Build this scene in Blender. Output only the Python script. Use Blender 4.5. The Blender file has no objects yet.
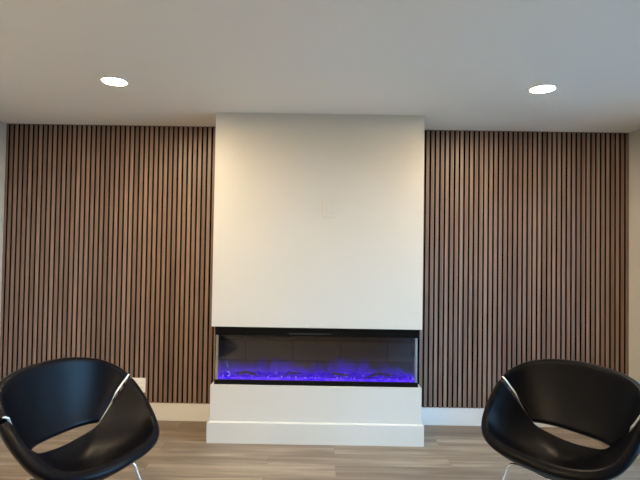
import bpy, bmesh, math, random
from mathutils import Vector, Matrix
from math import pi, sin, cos, radians, sqrt
random.seed(7)
S = bpy.context.scene
COL = S.collection

# ------------------------------------------------------------ dimensions
H = 2.42                     # ceiling height
X0, X1, DEP = 0.0, 1.5434, 0.432     # chimney breast
P0, P1 = -1.8276, 3.3168     # side walls
YB = -6.3                    # wall behind the camera
FZ0, FZ1 = 0.4138, 0.8407    # fireplace opening
BBH = 0.144

# ------------------------------------------------------------ helpers
def link(name, bm, mats, parent=None, smooth=False):
    me = bpy.data.meshes.new(name)
    bmesh.ops.recalc_face_normals(bm, faces=bm.faces)
    bm.to_mesh(me); bm.free()
    for m in (mats if isinstance(mats, (list, tuple)) else [mats]):
        me.materials.append(m)
    if smooth:
        for p in me.polygons: p.use_smooth = True
    o = bpy.data.objects.new(name, me); COL.objects.link(o)
    if parent: o.parent = parent
    return o
def tag(o, label=None, cat=None, group=None, kind=None):
    if label: o['label'] = label
    if cat: o['category'] = cat
    if group: o['group'] = group
    if kind: o['kind'] = kind
    return o
def empty(name, loc, rz=0, parent=None):
    o = bpy.data.objects.new(name, None); COL.objects.link(o)
    o.empty_display_size = .1
    o.location = loc; o.rotation_euler = (0, 0, rz)
    if parent: o.parent = parent
    return o
def box(bm, x0, x1, y0, y1, z0, z1, bev=0, seg=2):
    r = bmesh.ops.create_cube(bm, size=1)
    vs = r['verts']
    for v in vs:
        v.co = Vector(((x0+x1)/2+v.co.x*(x1-x0), (y0+y1)/2+v.co.y*(y1-y0), (z0+z1)/2+v.co.z*(z1-z0)))
    if bev:
        es = {e for v in vs for e in v.link_edges}
        bmesh.ops.bevel(bm, geom=list(es), offset=bev, segments=seg, profile=.6, affect='EDGES')
def tube(bm, pts, rad, n=12):
    pts = [Vector(p) for p in pts]
    rads = rad if isinstance(rad, (list, tuple)) else [rad]*len(pts)
    rings = []; up = None
    for i, p in enumerate(pts):
        t = (pts[min(i+1, len(pts)-1)]-pts[max(i-1, 0)]).normalized()
        if up is None:
            up = Vector((0, 0, 1)) if abs(t.z) < .9 else Vector((1, 0, 0))
        a = t.cross(up).normalized(); b = a.cross(t).normalized(); up = b
        rings.append([bm.verts.new(p+(a*cos(2*pi*k/n)+b*sin(2*pi*k/n))*rads[i]) for k in range(n)])
    for i in range(len(rings)-1):
        for k in range(n):
            bm.faces.new((rings[i][k], rings[i][(k+1) % n], rings[i+1][(k+1) % n], rings[i+1][k]))
    bm.faces.new(rings[0][::-1]); bm.faces.new(rings[-1])
def lathe(bm, prof, n=48, c=(0, 0, 0)):
    rings = []
    for r, z in prof:
        if r < 1e-6: rings.append([bm.verts.new((c[0], c[1], c[2]+z))]*n)
        else: rings.append([bm.verts.new((c[0]+r*cos(2*pi*k/n), c[1]+r*sin(2*pi*k/n), c[2]+z)) for k in range(n)])
    for i in range(len(rings)-1):
        for k in range(n):
            f = [rings[i][k], rings[i][(k+1) % n], rings[i+1][(k+1) % n], rings[i+1][k]]
            u = []
            for v in f:
                if v not in u: u.append(v)
            if len(u) > 2: bm.faces.new(u)

# ------------------------------------------------------------ materials
def mat(name, col=(.8, .8, .8), rough=.5, metal=0, **kw):
    m = bpy.data.materials.new(name); m.use_nodes = True
    b = m.node_tree.nodes['Principled BSDF']
    b.inputs['Base Color'].default_value = (*col, 1)
    b.inputs['Roughness'].default_value = rough
    b.inputs['Metallic'].default_value = metal
    for k, v in kw.items(): b.inputs[k].default_value = v
    return m, m.node_tree, b
def N(nt, t, **kw):
    n = nt.nodes.new(t)
    for k, v in kw.items(): setattr(n, k, v)
    return n
def bump(nt, b, scale, strength, dist=.001, detail=4):
    tc = N(nt, 'ShaderNodeTexCoord'); nz = N(nt, 'ShaderNodeTexNoise'); bp = N(nt, 'ShaderNodeBump')
    nz.inputs['Scale'].default_value = scale; nz.inputs['Detail'].default_value = detail
    bp.inputs['Strength'].default_value = strength; bp.inputs['Distance'].default_value = dist
    nt.links.new(tc.outputs['Object'], nz.inputs['Vector'])
    nt.links.new(nz.outputs[0], bp.inputs['Height']); nt.links.new(bp.outputs[0], b.inputs['Normal'])

M_wall, t, b = mat('wall_paint', (.58, .555, .49), .5); bump(t, b, 260, .12)
M_ceil, t, b = mat('ceiling_paint', (.80, .77, .715), .8); bump(t, b, 180, .15)
M_trim, t, b = mat('trim_paint', (.70, .69, .66), .28); bump(t, b, 60, .04)
M_plate, t, b = mat('plate_plastic', (.80, .78, .74), .3); bump(t, b, 50, .02)
M_slot, t, b = mat('slot_dark', (.02, .02, .02), .5); bump(t, b, 50, .02)
M_felt, t, b = mat('black_felt', (.004, .0037, .0035), .95, 0, **{'Specular IOR Level': .1}); bump(t, b, 400, .5)
M_black, t, b = mat('black_metal', (.003, .003, .0033), .35, 0, **{'Specular IOR Level': .15}); bump(t, b, 120, .05)
M_chrome, t, b = mat('chrome', (.86, .86, .86), .12, 1.0); bump(t, b, 30, .01)
M_satin, t, b = mat('satin_metal', (.85, .85, .83), .45, .5); bump(t, b, 30, .01)
M_ltrim, t, b = mat('light_trim', (.85, .85, .84), .4); bump(t, b, 60, .02)
M_corner, t, b = mat('pale_corner_strip', (.74, .77, .74), .35); bump(t, b, 60, .02)
M_rubber, t, b = mat('rubber', (.02, .02, .02), .7); bump(t, b, 80, .05)
M_pframe, t, b = mat('door_frame_white', (.78, .78, .77), .35); bump(t, b, 60, .02)

# walnut slats, one tone per slat
M_slat, t, b = mat('walnut_slats', (.2, .12, .08), .42)
tc = N(t, 'ShaderNodeTexCoord'); sp = N(t, 'ShaderNodeSeparateXYZ'); t.links.new(tc.outputs['Object'], sp.inputs[0])
dv = N(t, 'ShaderNodeMath', operation='DIVIDE'); dv.inputs[1].default_value = .04; t.links.new(sp.outputs['X'], dv.inputs[0])
fl = N(t, 'ShaderNodeMath', operation='FLOOR'); t.links.new(dv.outputs[0], fl.inputs[0])
wn = N(t, 'ShaderNodeTexWhiteNoise', noise_dimensions='1D'); t.links.new(fl.outputs[0], wn.inputs['W'])
mp = N(t, 'ShaderNodeMapping'); mp.inputs['Scale'].default_value = (70, 20, 2.2); t.links.new(tc.outputs['Object'], mp.inputs[0])
off = N(t, 'ShaderNodeCombineXYZ'); ml = N(t, 'ShaderNodeMath', operation='MULTIPLY'); ml.inputs[1].default_value = 37
t.links.new(wn.outputs['Value'], ml.inputs[0]); t.links.new(ml.outputs[0], off.inputs[2]); t.links.new(off.outputs[0], mp.inputs['Location'])
nz = N(t, 'ShaderNodeTexNoise'); nz.inputs['Detail'].default_value = 6; nz.inputs['Roughness'].default_value = .6; nz.inputs['Scale'].default_value = 1
t.links.new(mp.outputs[0], nz.inputs['Vector'])
ad = N(t, 'ShaderNodeMath', operation='MULTIPLY_ADD'); ad.inputs[1].default_value = .30; t.links.new(wn.outputs['Value'], ad.inputs[0])
sc = N(t, 'ShaderNodeMath', operation='MULTIPLY_ADD'); sc.inputs[1].default_value = .9; sc.inputs[2].default_value = -.09
t.links.new(nz.outputs[0], sc.inputs[0]); t.links.new(sc.outputs[0], ad.inputs[2])
cr = N(t, 'ShaderNodeValToRGB'); e = cr.color_ramp.elements
e[0].position = .08; e[0].color = (.095, .058, .043, 1); e[1].position = .9; e[1].color = (.33, .23, .178, 1)
x = e.new(.5); x.color = (.195, .124, .093, 1)
t.links.new(ad.outputs[0], cr.inputs[0]); t.links.new(cr.outputs[0], b.inputs['Base Color'])

# plank floor
M_floor, t, b = mat('plank_floor', (.4, .3, .22), .5)
tc = N(t, 'ShaderNodeTexCoord')
br = N(t, 'ShaderNodeTexBrick', offset=.37, offset_frequency=2, squash=1.0)
for k, v in dict(Scale=1, **{'Brick Width': 1.22, 'Row Height': .18, 'Mortar Size': .0012, 'Mortar Smooth': .2, 'Bias': 0}).items(): br.inputs[k].default_value = v
br.inputs['Color1'].default_value = (0, 0, 0, 1); br.inputs['Color2'].default_value = (1, 1, 1, 1); br.inputs['Mortar'].default_value = (.5, .5, .5, 1)
mo = N(t, 'ShaderNodeMapping'); mo.inputs['Location'].default_value = (.31, .06, 0)
t.links.new(tc.outputs['Object'], mo.inputs[0]); t.links.new(mo.outputs[0], br.inputs['Vector'])
mp = N(t, 'ShaderNodeMapping'); mp.inputs['Scale'].default_value = (1.3, 16, 1); t.links.new(tc.outputs['Object'], mp.inputs[0])
cb = N(t, 'ShaderNodeCombineXYZ'); mm = N(t, 'ShaderNodeMath', operation='MULTIPLY'); mm.inputs[1].default_value = 13
sr = N(t, 'ShaderNodeSeparateColor'); t.links.new(br.outputs['Color'], sr.inputs[0]); t.links.new(sr.outputs[0], mm.inputs[0])
t.links.new(mm.outputs[0], cb.inputs[0]); t.links.new(mm.outputs[0], cb.inputs[2]); t.links.new(cb.outputs[0], mp.inputs['Location'])
nz = N(t, 'ShaderNodeTexNoise'); nz.inputs['Detail'].default_value = 7; nz.inputs['Scale'].default_value = 1.0; nz.inputs['Roughness'].default_value = .55; nz.inputs['Distortion'].default_value = .5
t.links.new(mp.outputs[0], nz.inputs['Vector'])
a1 = N(t, 'ShaderNodeMath', operation='MULTIPLY_ADD'); a1.inputs[1].default_value = .30
a2 = N(t, 'ShaderNodeMath', operation='MULTIPLY_ADD'); a2.inputs[1].default_value = 1.45; a2.inputs[2].default_value = -.40
t.links.new(nz.outputs[0], a2.inputs[0]); t.links.new(sr.outputs[0], a1.inputs[0]); t.links.new(a2.outputs[0], a1.inputs[2])
cr = N(t, 'ShaderNodeValToRGB'); e = cr.color_ramp.elements
e[0].position = .15; e[0].color = (.135, .096, .063, 1); e[1].position = .85; e[1].color = (.34, .268, .195, 1)
x = e.new(.5); x.color = (.205, .156, .108, 1)
t.links.new(a1.outputs[0], cr.inputs[0])
mx = N(t, 'ShaderNodeMix', data_type='RGBA'); mx.inputs[7].default_value = (.13, .10, .075, 1)
t.links.new(br.outputs['Fac'], mx.inputs[0]); t.links.new(cr.outputs[0], mx.inputs[6]); t.links.new(mx.outputs[2], b.inputs['Base Color'])
bp = N(t, 'ShaderNodeBump'); bp.inputs['Strength'].default_value = .15; bp.inputs['Distance'].default_value = .002
t.links.new(nz.outputs[0], bp.inputs['Height']); t.links.new(bp.outputs[0], b.inputs['Normal'])

# black leather
M_leather, t, b = mat('black_leather', (.0018, .0020, .0036), .38, 0, **{'Specular IOR Level': .11})
tc = N(t, 'ShaderNodeTexCoord'); vo = N(t, 'ShaderNodeTexVoronoi'); vo.inputs['Scale'].default_value = 420
bp = N(t, 'ShaderNodeBump'); bp.inputs['Strength'].default_value = .12; bp.inputs['Distance'].default_value = .0005
t.links.new(tc.outputs['Object'], vo.inputs['Vector']); t.links.new(vo.outputs['Distance'], bp.inputs['Height']); t.links.new(bp.outputs[0], b.inputs['Normal'])

# thin glass: clear with a fresnel reflection
def glass(name, tint, extra=0):
    m = bpy.data.materials.new(name); m.use_nodes = True; t = m.node_tree; t.nodes.clear()
    o = N(t, 'ShaderNodeOutputMaterial'); mix = N(t, 'ShaderNodeMixShader'); tr = N(t, 'ShaderNodeBsdfTransparent')
    g = N(t, 'ShaderNodeBsdfGlossy'); fr = N(t, 'ShaderNodeFresnel'); g.inputs['Roughness'].default_value = .03
    fr.inputs[0].default_value = 1.45; tr.inputs[0].default_value = (*tint, 1)
    ad = N(t, 'ShaderNodeMath', operation='ADD'); ad.inputs[1].default_value = extra; t.links.new(fr.outputs[0], ad.inputs[0])
    t.links.new(ad.outputs[0], mix.inputs[0]); t.links.new(tr.outputs[0], mix.inputs[1]); t.links.new(g.outputs[0], mix.inputs[2])
    t.links.new(mix.outputs[0], o.inputs[0]); return m
M_glass = glass('fireplace_glass', (.88, .9, .9), .02)
M_wglass = glass('window_glass', (.96, .98, .98))

def emit(name, col, st):
    m = bpy.data.materials.new(name); m.use_nodes = True; t = m.node_tree; t.nodes.clear()
    o = N(t, 'ShaderNodeOutputMaterial'); e = N(t, 'ShaderNodeEmission')
    e.inputs[0].default_value = (*col, 1); e.inputs[1].default_value = st; t.links.new(e.outputs[0], o.inputs[0]); return m, t, e
LAMP = 335
M_lamp, _, _ = emit('lamp_diffuser', (1, .775, .50), LAMP)
M_led, t, e_ = emit('ember_led', (.09, .004, 1), 2.2)
tc = N(t, 'ShaderNodeTexCoord'); nz = N(t, 'ShaderNodeTexNoise'); nz.inputs['Scale'].default_value = 26; nz.inputs['Detail'].default_value = 2
t.links.new(tc.outputs['Object'], nz.inputs[0]); cr = N(t, 'ShaderNodeValToRGB'); e = cr.color_ramp.elements
e[0].position = .40; e[0].color = (.040, .0, .80, 1); e[1].position = .72; e[1].color = (.16, .05, 1, 1)
t.links.new(nz.outputs[0], cr.inputs[0]); t.links.new(cr.outputs[0], e_.inputs[0]); e_.inputs[1].default_value = .9
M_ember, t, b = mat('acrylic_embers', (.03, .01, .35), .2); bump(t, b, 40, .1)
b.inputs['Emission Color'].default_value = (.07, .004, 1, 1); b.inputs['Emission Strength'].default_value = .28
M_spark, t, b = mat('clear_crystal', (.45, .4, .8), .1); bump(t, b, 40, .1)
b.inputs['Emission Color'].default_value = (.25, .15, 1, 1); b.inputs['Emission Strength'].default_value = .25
M_wood, t, b = mat('driftwood_log', (.075, .06, .13), .6); bump(t, b, 60, .5, .003)

# back screen of the fireplace: grey brick panel on which the flame picture plays
M_screen, t, b = mat('flame_screen', (.04, .04, .042), .5, 0, **{'Specular IOR Level': .2})
tc = N(t, 'ShaderNodeTexCoord'); mp = N(t, 'ShaderNodeMapping'); mp.inputs['Rotation'].default_value = (radians(90), 0, 0)
t.links.new(tc.outputs['Object'], mp.inputs[0])
br = N(t, 'ShaderNodeTexBrick'); t.links.new(mp.outputs[0], br.inputs['Vector'])
for k, v in {'Scale': 1, 'Brick Width': .36, 'Row Height': .155, 'Mortar Size': .004, 'Mortar Smooth': .5}.items(): br.inputs[k].default_value = v
br.inputs['Color1'].default_value = (.036, .040, .056, 1); br.inputs['Color2'].default_value = (.050, .055, .072, 1); br.inputs['Mortar'].default_value = (.015, .016, .024, 1)
t.links.new(br.outputs['Color'], b.inputs['Base Color'])
sp = N(t, 'ShaderNodeSeparateXYZ'); t.links.new(tc.outputs['Object'], sp.inputs[0])
m2 = N(t, 'ShaderNodeMapping'); m2.inputs['Scale'].default_value = (9, 1, 4); t.links.new(tc.outputs['Object'], m2.inputs[0])
nz = N(t, 'ShaderNodeTexNoise'); nz.inputs['Scale'].default_value = 1; nz.inputs['Detail'].default_value = 4; nz.inputs['Distortion'].default_value = .6; t.links.new(m2.outputs[0], nz.inputs[0])
# flame height varies along the screen
mr = N(t, 'ShaderNodeMapRange'); mr.inputs[1].default_value = .30; mr.inputs[2].default_value = .75; mr.inputs[3].default_value = .07; mr.inputs[4].default_value = .24
t.links.new(nz.outputs[0], mr.inputs[0])
zz = N(t, 'ShaderNodeMath', operation='SUBTRACT'); zz.inputs[1].default_value = FZ0+.03; t.links.new(sp.outputs['Z'], zz.inputs[0])
dd = N(t, 'ShaderNodeMath', operation='DIVIDE'); t.links.new(zz.outputs[0], dd.inputs[0]); t.links.new(mr.outputs[0], dd.inputs[1])
inv = N(t, 'ShaderNodeMath', operation='SUBTRACT', use_clamp=True); inv.inputs[0].default_value = 1; t.links.new(dd.outputs[0], inv.inputs[1])
pw = N(t, 'ShaderNodeMath', operation='POWER'); pw.inputs[1].default_value = 2.1; t.links.new(inv.outputs[0], pw.inputs[0])
es = N(t, 'ShaderNodeMath', operation='MULTIPLY'); es.inputs[1].default_value = .60; t.links.new(pw.outputs[0], es.inputs[0])
b.inputs['Emission Color'].default_value = (.06, .004, 1, 1); t.links.new(es.outputs[0], b.inputs['Emission Strength'])

# ------------------------------------------------------------ the room
T = .12
def struct(name, bm, m, label=None, smooth=False, parent=None):
    o = link(name, bm, m, parent, smooth)
    if not parent: o['kind'] = 'structure'
    if label: o['label'] = label
    return o
bm = bmesh.new(); box(bm, P0-T, P1+T, YB-T, T, -.1, 0); struct('floor', bm, M_floor, 'grey brown wood plank floor')
bm = bmesh.new(); box(bm, P0-T, P1+T, YB-T, T, H, H+.1); struct('ceiling', bm, M_ceil, 'off white painted ceiling')
bm = bmesh.new(); box(bm, P0-T, P1+T, 0, T, 0, H); struct('wall_back', bm, M_wall, 'wall behind the slat panels')
bm = bmesh.new(); box(bm, P0-T, P0, YB, 0, 0, H); struct('wall_left', bm, M_wall, 'pale painted side wall left of the slat panel')
bm = bmesh.new(); box(bm, P0-T, P1+T, YB-T, YB, 0, H); struct('wall_front', bm, M_wall, 'wall behind the viewer')
# right wall with the opening of a glazed patio door
DY0, DY1, DZ = -3.00, -.60, 2.10
bm = bmesh.new()
box(bm, P1, P1+T, YB, DY0, 0, H); box(bm, P1, P1+T, DY1, 0, 0, H); box(bm, P1, P1+T, DY0, DY1, DZ, H)
struct('wall_right', bm, M_wall, 'pale painted side wall right of the slat panel')
# chimney breast: upper mass, core behind the fire, base
bm = bmesh.new()
box(bm, X0, X1, -DEP, 0, FZ1, H); box(bm, X0, X1, -DEP, 0, 0, FZ0); box(bm, X0+.03, X1-.03, -.27, 0, FZ0, FZ1)
struct('wall_chimney', bm, M_wall, 'cream painted chimney breast projecting between the slat panels')

def base(name, x0, x1, label, y=0):
    bm = bmesh.new(); box(bm, x0, x1, y-.016, y, 0, BBH, .002); return struct(name, bm, M_trim, label)
base('baseboard_left', P0, X0-.0175, 'white baseboard under the left slat panel')
base('baseboard_right', X1+.0175, P1, 'white baseboard under the right slat panel')
bm = bmesh.new(); t_ = .0174; zt = .1546
# wraps the chimney base on three sides with a slightly sloped cap
def ring(z, o): return [bm.verts.new(p) for p in ((X0-o, 0, z), (X0-o, -DEP-o, z), (X1+o, -DEP-o, z), (X1+o, 0, z))]
R_ = [ring(0, 0), ring(0, t_), ring(zt-.007, t_), ring(zt, t_-.009), ring(zt, 0)]
for i in range(5):
    a, c = R_[i], R_[(i+1) % 5]
    for k in range(3): bm.faces.new((a[k], a[k+1], c[k+1], c[k]))
bm.faces.new([r[0] for r in R_]); bm.faces.new([r[3] for r in R_][::-1])
struct('baseboard_chimney', bm, M_wall, 'white baseboard wrapped round the foot of the chimney breast')
for nm, x0, x1, y0, y1 in (('baseboard_side_left', P0, P0+.014, YB, -.017), ('baseboard_side_right', P1-.014, P1, YB, DY0-.08), ('baseboard_corner_right', P1-.014, P1, DY1+.08, -.017), ('baseboard_front', P0+.015, P1-.015, YB, YB+.014)):
    bm = bmesh.new(); box(bm, x0, x1, y0, y1, 0, BBH, .002); struct(nm, bm, M_trim)

# patio door in the right wall
bm = bmesh.new()
for y0, y1, z0, z1 in ((DY0, DY0+.06, 0, DZ), (DY1-.06, DY1, 0, DZ), (DY0+.06, DY1-.06, DZ-.06, DZ), (DY0+.06, DY1-.06, 0, .04)):
    box(bm, P1+.01, P1+.11, y0, y1, z0, z1, .003)
door = struct('door_1', bm, M_pframe, 'white framed sliding patio door')
ym = (DY0+DY1)/2
for k, (y0, y1, xo) in enumerate(((DY0+.06, ym+.03, .03), (ym-.03, DY1-.06, .07))):
    bm = bmesh.new()
    for a in ((y0, y0+.055, .04, DZ-.06), (y1-.055, y1, .04, DZ-.06), (y0+.055, y1-.055, .04, .11), (y0+.055, y1-.055, DZ-.13, DZ-.06)):
        box(bm, P1+xo, P1+xo+.035, *a, .003)
    sash = link('sash', bm, M_pframe, door)
    bm = bmesh.new(); box(bm, P1+xo+.014, P1+xo+.020, y0+.05, y1-.05, .10, DZ-.125); link('pane', bm, M_wglass, sash)
    if k == 0:
        bm = bmesh.new(); box(bm, P1+xo-.03, P1+xo-.018, y1-.045, y1-.02, .92, 1.14, .004); box(bm, P1+xo-.02, P1+xo+.005, y1-.04, y1-.025, .94, .96); box(bm, P1+xo-.02, P1+xo+.005, y1-.04, y1-.025, 1.10, 1.12)
        link('handle', bm, M_black, sash)
bm = bmesh.new()
for y0, y1, z0, z1 in ((DY0-.07, DY0, 0, DZ+.07), (DY1, DY1+.07, 0, DZ+.07), (DY0, DY1, DZ, DZ+.07)): box(bm, P1-.016, P1, y0, y1, z0, z1, .002)
struct('trim_1', bm, M_trim, 'white casing round the patio door')
M_patio, t, b = mat('darkened_patio', (.16, .155, .14), .85); bump(t, b, 30, .3, .004)
bm = bmesh.new(); box(bm, P1+T, P1+30, YB-25, 25, -.2, -.08); struct('floor_patio_light_block', bm, M_patio, 'unseen concrete patio, darkened and widened to keep daylight off the ceiling')  # unseen ground, made dark and wide to stop daylight shining up indoors

# ------------------------------------------------------------ slat panels
def slats(xa, xb, phase, label):
    r = empty('slat_wall_panel', ((xa+xb)/2, 0, BBH)); tag(r, label, 'wall panel')
    cx = (xa+xb)/2
    bm = bmesh.new(); box(bm, xa-cx, xb-cx, -.009, 0, 0.0, H-BBH); link('felt_backing', bm, M_felt, r)
    bm = bmesh.new()
    k = math.floor((xa-phase)/.04)-1
    while True:
        a = phase+k*.04+.0067; c = a+.0266; k += 1
        if a > xb-.004: break
        a2, c2 = max(a, xa+.0005), min(c, xb-.0005)
        if c2-a2 < .006: continue
        box(bm, a2-cx, c2-cx, -.021, -.009, 0.0, H-BBH, .0012, 1)
    bm.normal_update()
    for f in bm.faces:
        if abs(f.normal.x) > .9: f.material_index = 1       # black core shows on the sides of each slat
    o = link('slats', bm, [M_slat, M_felt], r); return r
slats(P0+.001, X0-.001, P0+.028, 'brown walnut vertical slat panel on the wall left of the chimney breast')
slats(X1+.001, P1-.001, P1-.034, 'brown walnut vertical slat panel on the wall right of the chimney breast')

# ------------------------------------------------------------ fireplace
FX0, FX1, FY = X0+.022, X1-.022, -DEP+.022
fp = empty('electric_fireplace', ((FX0+FX1)/2, FY, FZ0)); tag(fp, 'long three sided glass electric fireplace with glowing blue embers in the chimney breast', 'fireplace')
ox, oy, oz = fp.location
def fpart(name, bm, m, parent=fp, smooth=False):
    for v in bm.verts: v.co -= Vector((ox, oy, oz))
    return link(name, bm, m, parent, smooth)
YBK = -.300
bm = bmesh.new(); box(bm, FX0, FX1, FY, YBK+.028, FZ1-.066, FZ1, .002); 
box(bm, FX0+.0, FX1-.0, FY-.004, FY+.01, FZ1-.036, FZ1-.006, .001)
hd = fpart('top_frame', bm, M_black)
bm = bmesh.new()
for i in range(26):
    xa = 1.17+i*.012-.6
    box(bm, xa, xa+.008, FY-.0055, FY-.003, FZ1-.052, FZ1-.042)
fpart('vent_grille', bm, M_rubber)
bm = bmesh.new(); box(bm, FX0, FX1, FY, YBK+.028, FZ0, FZ0+.034, .002); fpart('bottom_frame', bm, M_black)
# back screen (object coordinates in world height: keep it un-shifted through a material offset)
bm = bmesh.new(); box(bm, FX0+.004, FX1-.004, YBK, YBK+.027, FZ0+.034, FZ1-.066)
sc_ = fpart('flame_screen', bm, M_screen)
zz.inputs[1].default_value = .030          # screen heights are measured from the fireplace base
bm = bmesh.new(); box(bm, FX0+.006, FX1-.006, FY+.002, FY+.006, FZ0+.034, FZ1-.066); fpart('glass_front', bm, M_glass)
for s, xx in ((0, FX0+.002), (1, FX1-.006)):
    bm = bmesh.new(); box(bm, xx, xx+.004, FY+.012, YBK, FZ0+.034, FZ1-.066); fpart('glass_side', bm, M_glass)
    bm = bmesh.new(); a = FX0+.007 if s == 0 else FX1-.025
    box(bm, a, a+.018, FY+.0065, FY+.0115, FZ0+.034, FZ1-.066, .001); fpart('corner_strip', bm, M_corner)
# ember bed
bm = bmesh.new(); box(bm, FX0+.010, FX1-.010, FY+.016, YBK-.004, FZ0+.034, FZ0+.046, .002)
bed = fpart('ember_bed', bm, M_led)
rnd = random.Random(3)
def crystals(n, smin, smax, m, nm):
    bm = bmesh.new()
    for i in range(n):
        x = rnd.uniform(FX0+.03, FX1-.03); y = rnd.uniform(FY+.03, YBK-.03); s = rnd.uniform(smin, smax)
        R = Matrix.Rotation(rnd.uniform(0, 6), 4, Vector((rnd.random(), rnd.random(), rnd.random()+.1)).normalized())
        g = bmesh.ops.create_icosphere(bm, subdivisions=1, radius=s, matrix=Matrix.Translation((x, y, FZ0+.047+s*.55)) @ R)
        up = max(0, (y-FY-.03)/(YBK-.03-FY-.03))*rnd.uniform(0, .026)
        for v in g['verts']: v.co.z = FZ0+.046+(v.co.z-FZ0-.046)*rnd.uniform(.75, 1.1)+up
    return fpart(nm, bm, m, bed)
o = crystals(520, .006, .015, M_ember, 'acrylic_ember'); o['kind'] = 'stuff'
o = crystals(120, .004, .008, M_spark, 'clear_crystal'); o['kind'] = 'stuff'
for (xa, ya, xb, yb, r, h) in ((.11, -.35, .40, -.375, .010, .030), (.22, -.345, .30, -.385, .007, .040), (.50, -.36, .74, -.34, .009, .025), (.86, -.345, 1.03, -.375, .009, .035), (1.12, -.37, 1.42, -.345, .010, .034), (1.20, -.345, 1.31, -.38, .007, .045)):
    bm = bmesh.new(); n = 12; pts = []; rr = []
    for i in range(n):
        f = i/(n-1)
        pts.append((xa+(xb-xa)*f, ya+(yb-ya)*f+.006*sin(7*f+xa*9), FZ0+.055+h*sin(pi*f)*.7+.006*sin(11*f+xa*20)))
        rr.append(r*(.55+.5*sin(pi*min(1, f*1.1+.05)))*(1+.15*sin(f*23)))
    tube(bm, pts, rr, 8); fpart('driftwood_branch', bm, M_wood, fp, True)

# ------------------------------------------------------------ wall plates
def plate(loc, w, h, label, slots):
    r = empty('outlet_plate', loc); tag(r, label, 'outlet')
    bm = bmesh.new(); box(bm, -w/2, w/2, -.006, 0, -h/2, h/2, .0025, 3); link('cover_plate', bm, slots[1], r)
    for cx_ in slots[0]:
        bm = bmesh.new(); box(bm, cx_-.017, cx_+.017, -.008, -.0055, -.034, .034, .0015); s = link('socket', bm, slots[1], r)
        for zc in (-.018, .018):
            for dx in (-.0065, .0065):
                bm = bmesh.new(); box(bm, cx_+dx-.0012, cx_+dx+.0012, -.0086, -.0078, zc-.003, zc+.005); link('slot', bm, slots[2], s)
    return r
# painted over plate high on the chimney breast, plain blank insert
blank = empty('wall_plate', (.850, -DEP, 1.722)); tag(blank, 'cream coloured blank wall plate above the fireplace', 'wall plate')
bm = bmesh.new(); box(bm, -.047, .047, -.005, 0, -.068, .068, .002, 3); link('cover_plate', bm, M_wall, blank)
bm = bmesh.new(); box(bm, -.022, .030, -.008, -.0045, -.040, .040, .0015); link('insert', bm, M_wall, blank)
plate((-.680, -.0212, .288), .118, .118, 'white double outlet cover on the slats behind the left chair', ((-.025, .025), M_plate, M_slot))

# ------------------------------------------------------------ downlights
lx = [(-.478, -1.066), (2.132, -1.043)]
LPOS = []
def downlight():
    r = empty('ceiling_downlight', (0, 0, H))
    bm = bmesh.new(); lathe(bm, [(.068, -.0045), (.0685, -.0065), (.082, -.0055), (.0875, -.0025), (.088, 0), (.066, 0), (.068, -.0045)], 64); link('trim_ring', bm, M_ltrim, r, True)
    bm = bmesh.new(); lathe(bm, [(0, -.0052), (.066, -.0045), (.0675, -.003), (.066, -.001), (0, -.001)], 48); link('diffuser', bm, M_lamp, r, True)
    return r
def copy_tree(o, parent=None):
    c = o.copy(); COL.objects.link(c)
    if parent: c.parent = parent
    for ch in o.children: copy_tree(ch, c)
    return c
d0 = downlight()
spots = [(lx[0], 'lit round recessed ceiling light above the left slat panel'), (lx[1], 'lit round recessed ceiling light above the right slat panel'),
         ((-1.15, -2.75), 'unseen round ceiling light added near the left wall to warm that side'), ((.25, -2.75), 'unseen round ceiling light added at the middle of the room for warm fill'),
         ((-1.15, -4.45), 'unseen round ceiling light added at the left rear for warm fill'), ((.25, -4.45), 'unseen round ceiling light added at the middle rear for warm fill')]  # all but the first pair are unseen, added to warm the left
dl = [d0]+[copy_tree(d0) for _ in spots[1:]]
for o, (p, lb) in zip(dl, spots):
    o.location = (p[0], p[1], H); tag(o, lb, 'ceiling light', 'recessed downlights in the ceiling')

# ------------------------------------------------------------ tub chairs
Q = dict(z0=0.3515, h0=0.806, hm=0.7742, h1=0.6737, h2=0.4803, h3=0.4492, ab=0.2626, af=0.2818, b=0.3726, tht=1.3809, thb=0.9717, to=0.5462, tu=0.508, tl=0.418, phb=1.032, phs=1.0928, nb=2.3749, nf=2.2946)
def hgt(th):
    th = abs(th); k = [0, .75, 1.4, 2.2, pi]; v = [Q['h0'], Q['hm'], Q['h1'], Q['h2'], Q['h3']]
    m = [0]+[(v[i+1]-v[i-1])/(k[i+1]-k[i-1]) for i in (1, 2, 3)]+[0]
    i = max(j for j in range(4) if j == 0 or th >= k[j])
    w = k[i+1]-k[i]; s = (th-k[i])/w
    return (2*s**3-3*s**2+1)*v[i]+(s**3-2*s**2+s)*w*m[i]+(-2*s**3+3*s**2)*v[i+1]+(s**3-s**2)*w*m[i+1]
def surf(th, t):
    c, s = cos(th), sin(th); w = (c+1)/2; w = w*w*(3-2*w); n = Q['nf']*(1-w)+Q['nb']*w
    rr = (abs(c)**n+abs(s)**n)**(-1/n); a = Q['ab'] if c > 0 else Q['af']
    pm = Q['phb']*c*c+Q['phs']*s*s
    ph = t*pm; g = sin(ph)/sin(pm); k = (1-cos(ph))/(1-cos(pm))
    return Vector((-a*rr*c*g, Q['b']*rr*s*g, Q['z0']+(hgt(th)-Q['z0'])*k))
def tseat(th):
    a = abs(th)
    if a <= Q['thb']: return Q['to']-(Q['to']-Q['tl'])*max(0, 1-(a/Q['thb'])**2)**.75
    if a <= Q['tht']: return Q['to']+(1-Q['to'])*(a-Q['thb'])/(Q['tht']-Q['thb'])
    return 1.0
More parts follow.
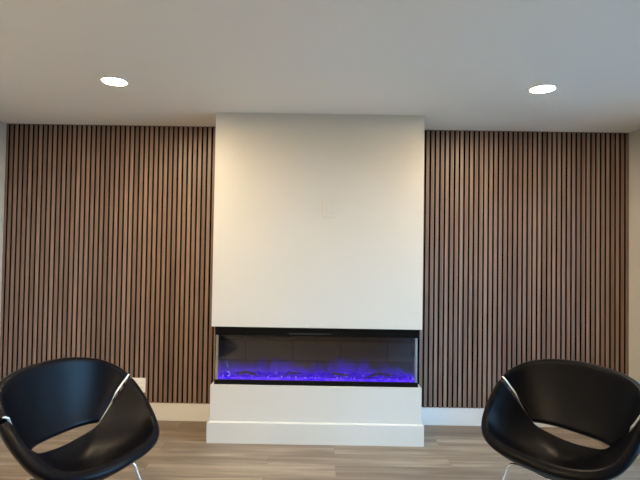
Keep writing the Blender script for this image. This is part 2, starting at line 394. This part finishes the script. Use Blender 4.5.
def pad(o, th):
    s = o.modifiers.new('pad', 'SOLIDIFY'); s.thickness = th; s.offset = 0; s.use_even_offset = False
    u = o.modifiers.new('round', 'SUBSURF'); u.levels = 2; u.render_levels = 2
    return o
def make_chair():
    r = empty('tub_chair', (0, 0, 0))
    # seat shell with the arms
    bm = bmesh.new()
    A = Q['thb']; B = Q['tht']
    ths = [-A+2*A*i/18 for i in range(18)]+[A+(B-A)*i/9 for i in range(9)]+[B+(2*pi-2*B)*i/34 for i in range(34)]+[2*pi-B+(B-A)*i/9 for i in range(9)]
    rings = []; K = 12
    for j in range(1, K+1):
        f = j/K; ring = []
        for th in ths:
            th2 = th if th <= pi else th-2*pi
            tm = tseat(th2)
            if A-1e-6 <= abs(th2) < B-1e-6: tm -= .0
            ring.append(bm.verts.new(surf(th2, (tm+(.035 if tm > .97 else .0))*f)))
        rings.append(ring)
    c = bm.verts.new(surf(0, 0)); n = len(ths)
    for k in range(n):
        bm.faces.new((c, rings[0][k], rings[0][(k+1) % n]))
        for j in range(K-1): bm.faces.new((rings[j][k], rings[j+1][k], rings[j+1][(k+1) % n], rings[j][(k+1) % n]))
    pad(link('seat', bm, M_leather, r, True), .050)
    # backrest
    bm = bmesh.new(); NU, NV = 28, 11; g = []
    for j in range(NV+1):
        v = j/NV; row = []
        for i in range(NU+1):
            u = -1+2*i/NU
            tb = Q['to']+.015+(Q['tu']-Q['to'])*(1-u*u)
            row.append(bm.verts.new(surf(u*(A+(B-A)*v-.008), tb+(1.035-tb)*v)))
        g.append(row)
    for j in range(NV):
        for i in range(NU): bm.faces.new((g[j][i], g[j+1][i], g[j+1][i+1], g[j][i+1]))
    pad(link('backrest', bm, M_leather, r, True), .050)
    # metal strips in the seams
    for s in (-1, 1):
        bm = bmesh.new(); pts = []; rad = []
        for i in range(22):
            v = .3+.7*i/21
            p = surf(s*(A+(B-A)*v-.010), Q['to']+(1-Q['to'])*v)
            q = surf(s*(A+(B-A)*v-.010), Q['to']+(1-Q['to'])*v-.02)
            # push towards the sitter so that it lies in the groove
            inn = Vector((-p.x, -p.y, .25)).normalized()
            pts.append(p+inn*(.002+.023*min(1, max(0, v-.3)*3))); rad.append(.0012+.0042*min(1, max(0, v-.48)*6))
        p = surf(s*(B-.010), 1.03); o_ = Vector((p.x, p.y, 0)).normalized()
        pts += [p+Vector((0, 0, .006))-o_*.012, p+Vector((0, 0, .006))-o_*.004]; rad += [.0044, .0030]
        tube(bm, pts, rad, 10)
        link('seam_strip', bm, M_satin, r, True)
    # chrome rod base: ring under the shell and four splayed legs
    bm = bmesh.new(); n = 40
    ringp = [(.12*cos(2*pi*k/n), .12*sin(2*pi*k/n), .322) for k in range(n+1)]
    tube(bm, ringp, .0065, 10); link('base_ring', bm, M_chrome, r, True)
    for a in LEGA:
        d = Vector((cos(a), sin(a), 0))
        pts = [d*.12+Vector((0, 0, .322)), d*.17+Vector((0, 0, .330)), d*.208+Vector((0, 0, .336)), d*.226+Vector((0, 0, .334)), d*.236+Vector((0, 0, .322)), d*.242+Vector((0, 0, .300))]
        for i in range(1, 9):
            f = i/8; pts.append(d*(.242+(.34-.242)*f)+Vector((0, 0, .300-(.300-.012)*f)))
        bm = bmesh.new(); tube(bm, pts, .0068, 12)
        lg = link('leg', bm, M_chrome, r, True)
        bm = bmesh.new(); lathe(bm, [(0, 0), (.013, 0), (.014, .004), (.010, .014), (0, .014)], 20, tuple(d*.34)); link('glide', bm, M_rubber, lg, True)
    return r
LEGA = [radians(45), radians(135), radians(225), radians(315)]
ch = make_chair()
ch.location = (-0.3284, -1.645, 0); ch.rotation_euler = (0, 0, -0.3238)
tag(ch, 'black leather tub chair with chrome seams standing in front of the left slat panel', 'chair', 'pair of black tub chairs in front of the slat panels')
c2 = copy_tree(ch)
c2.location = (1.9996, -1.53, 0); c2.rotation_euler = (0, 0, 3.7181)
tag(c2, 'black leather tub chair with chrome seams standing in front of the right slat panel', 'chair', 'pair of black tub chairs in front of the slat panels')

# ------------------------------------------------------------ light
w = bpy.data.worlds.new('World'); S.world = w; w.use_nodes = True
bg = w.node_tree.nodes['Background']; bg.inputs[0].default_value = (.27, .60, 1, 1); bg.inputs[1].default_value = 14.5
L = bpy.data.lights.new('door_portal', 'AREA'); L.shape = 'RECTANGLE'; L.size = DY1-DY0; L.size_y = DZ
L.cycles.is_portal = True
o = bpy.data.objects.new('door_portal', L); COL.objects.link(o)
o.location = (P1+T+.02, ym, DZ/2); o.rotation_euler = (0, radians(90), 0); o.rotation_euler = Matrix(((0, 0, 1), (1, 0, 0), (0, 1, 0))).to_euler()

# ------------------------------------------------------------ camera
cam = bpy.data.cameras.new('camera'); cam.sensor_width = 36; cam.lens = 478.3451/640*36
co = bpy.data.objects.new('camera', cam); COL.objects.link(co); S.camera = co
pt_, ya, ro = .0226, .0036, .0158
fw = Vector((-sin(ya)*cos(pt_), cos(ya)*cos(pt_), sin(pt_))); r_ = Vector((cos(ya), sin(ya), 0)); u_ = r_.cross(fw)
r2 = cos(ro)*r_+sin(ro)*u_; u2 = -sin(ro)*r_+cos(ro)*u_
Mx = Matrix((r2, u2, -fw)).transposed().to_4x4(); Mx.translation = (.7975, -3.9494, 1.4069)
co.matrix_world = Mx; cam.clip_start = .05
S.view_settings.view_transform = 'Standard'; S.view_settings.look = 'None'
S.view_settings.exposure = .95; S.view_settings.gamma = 1; S.view_settings.use_curve_mapping = False
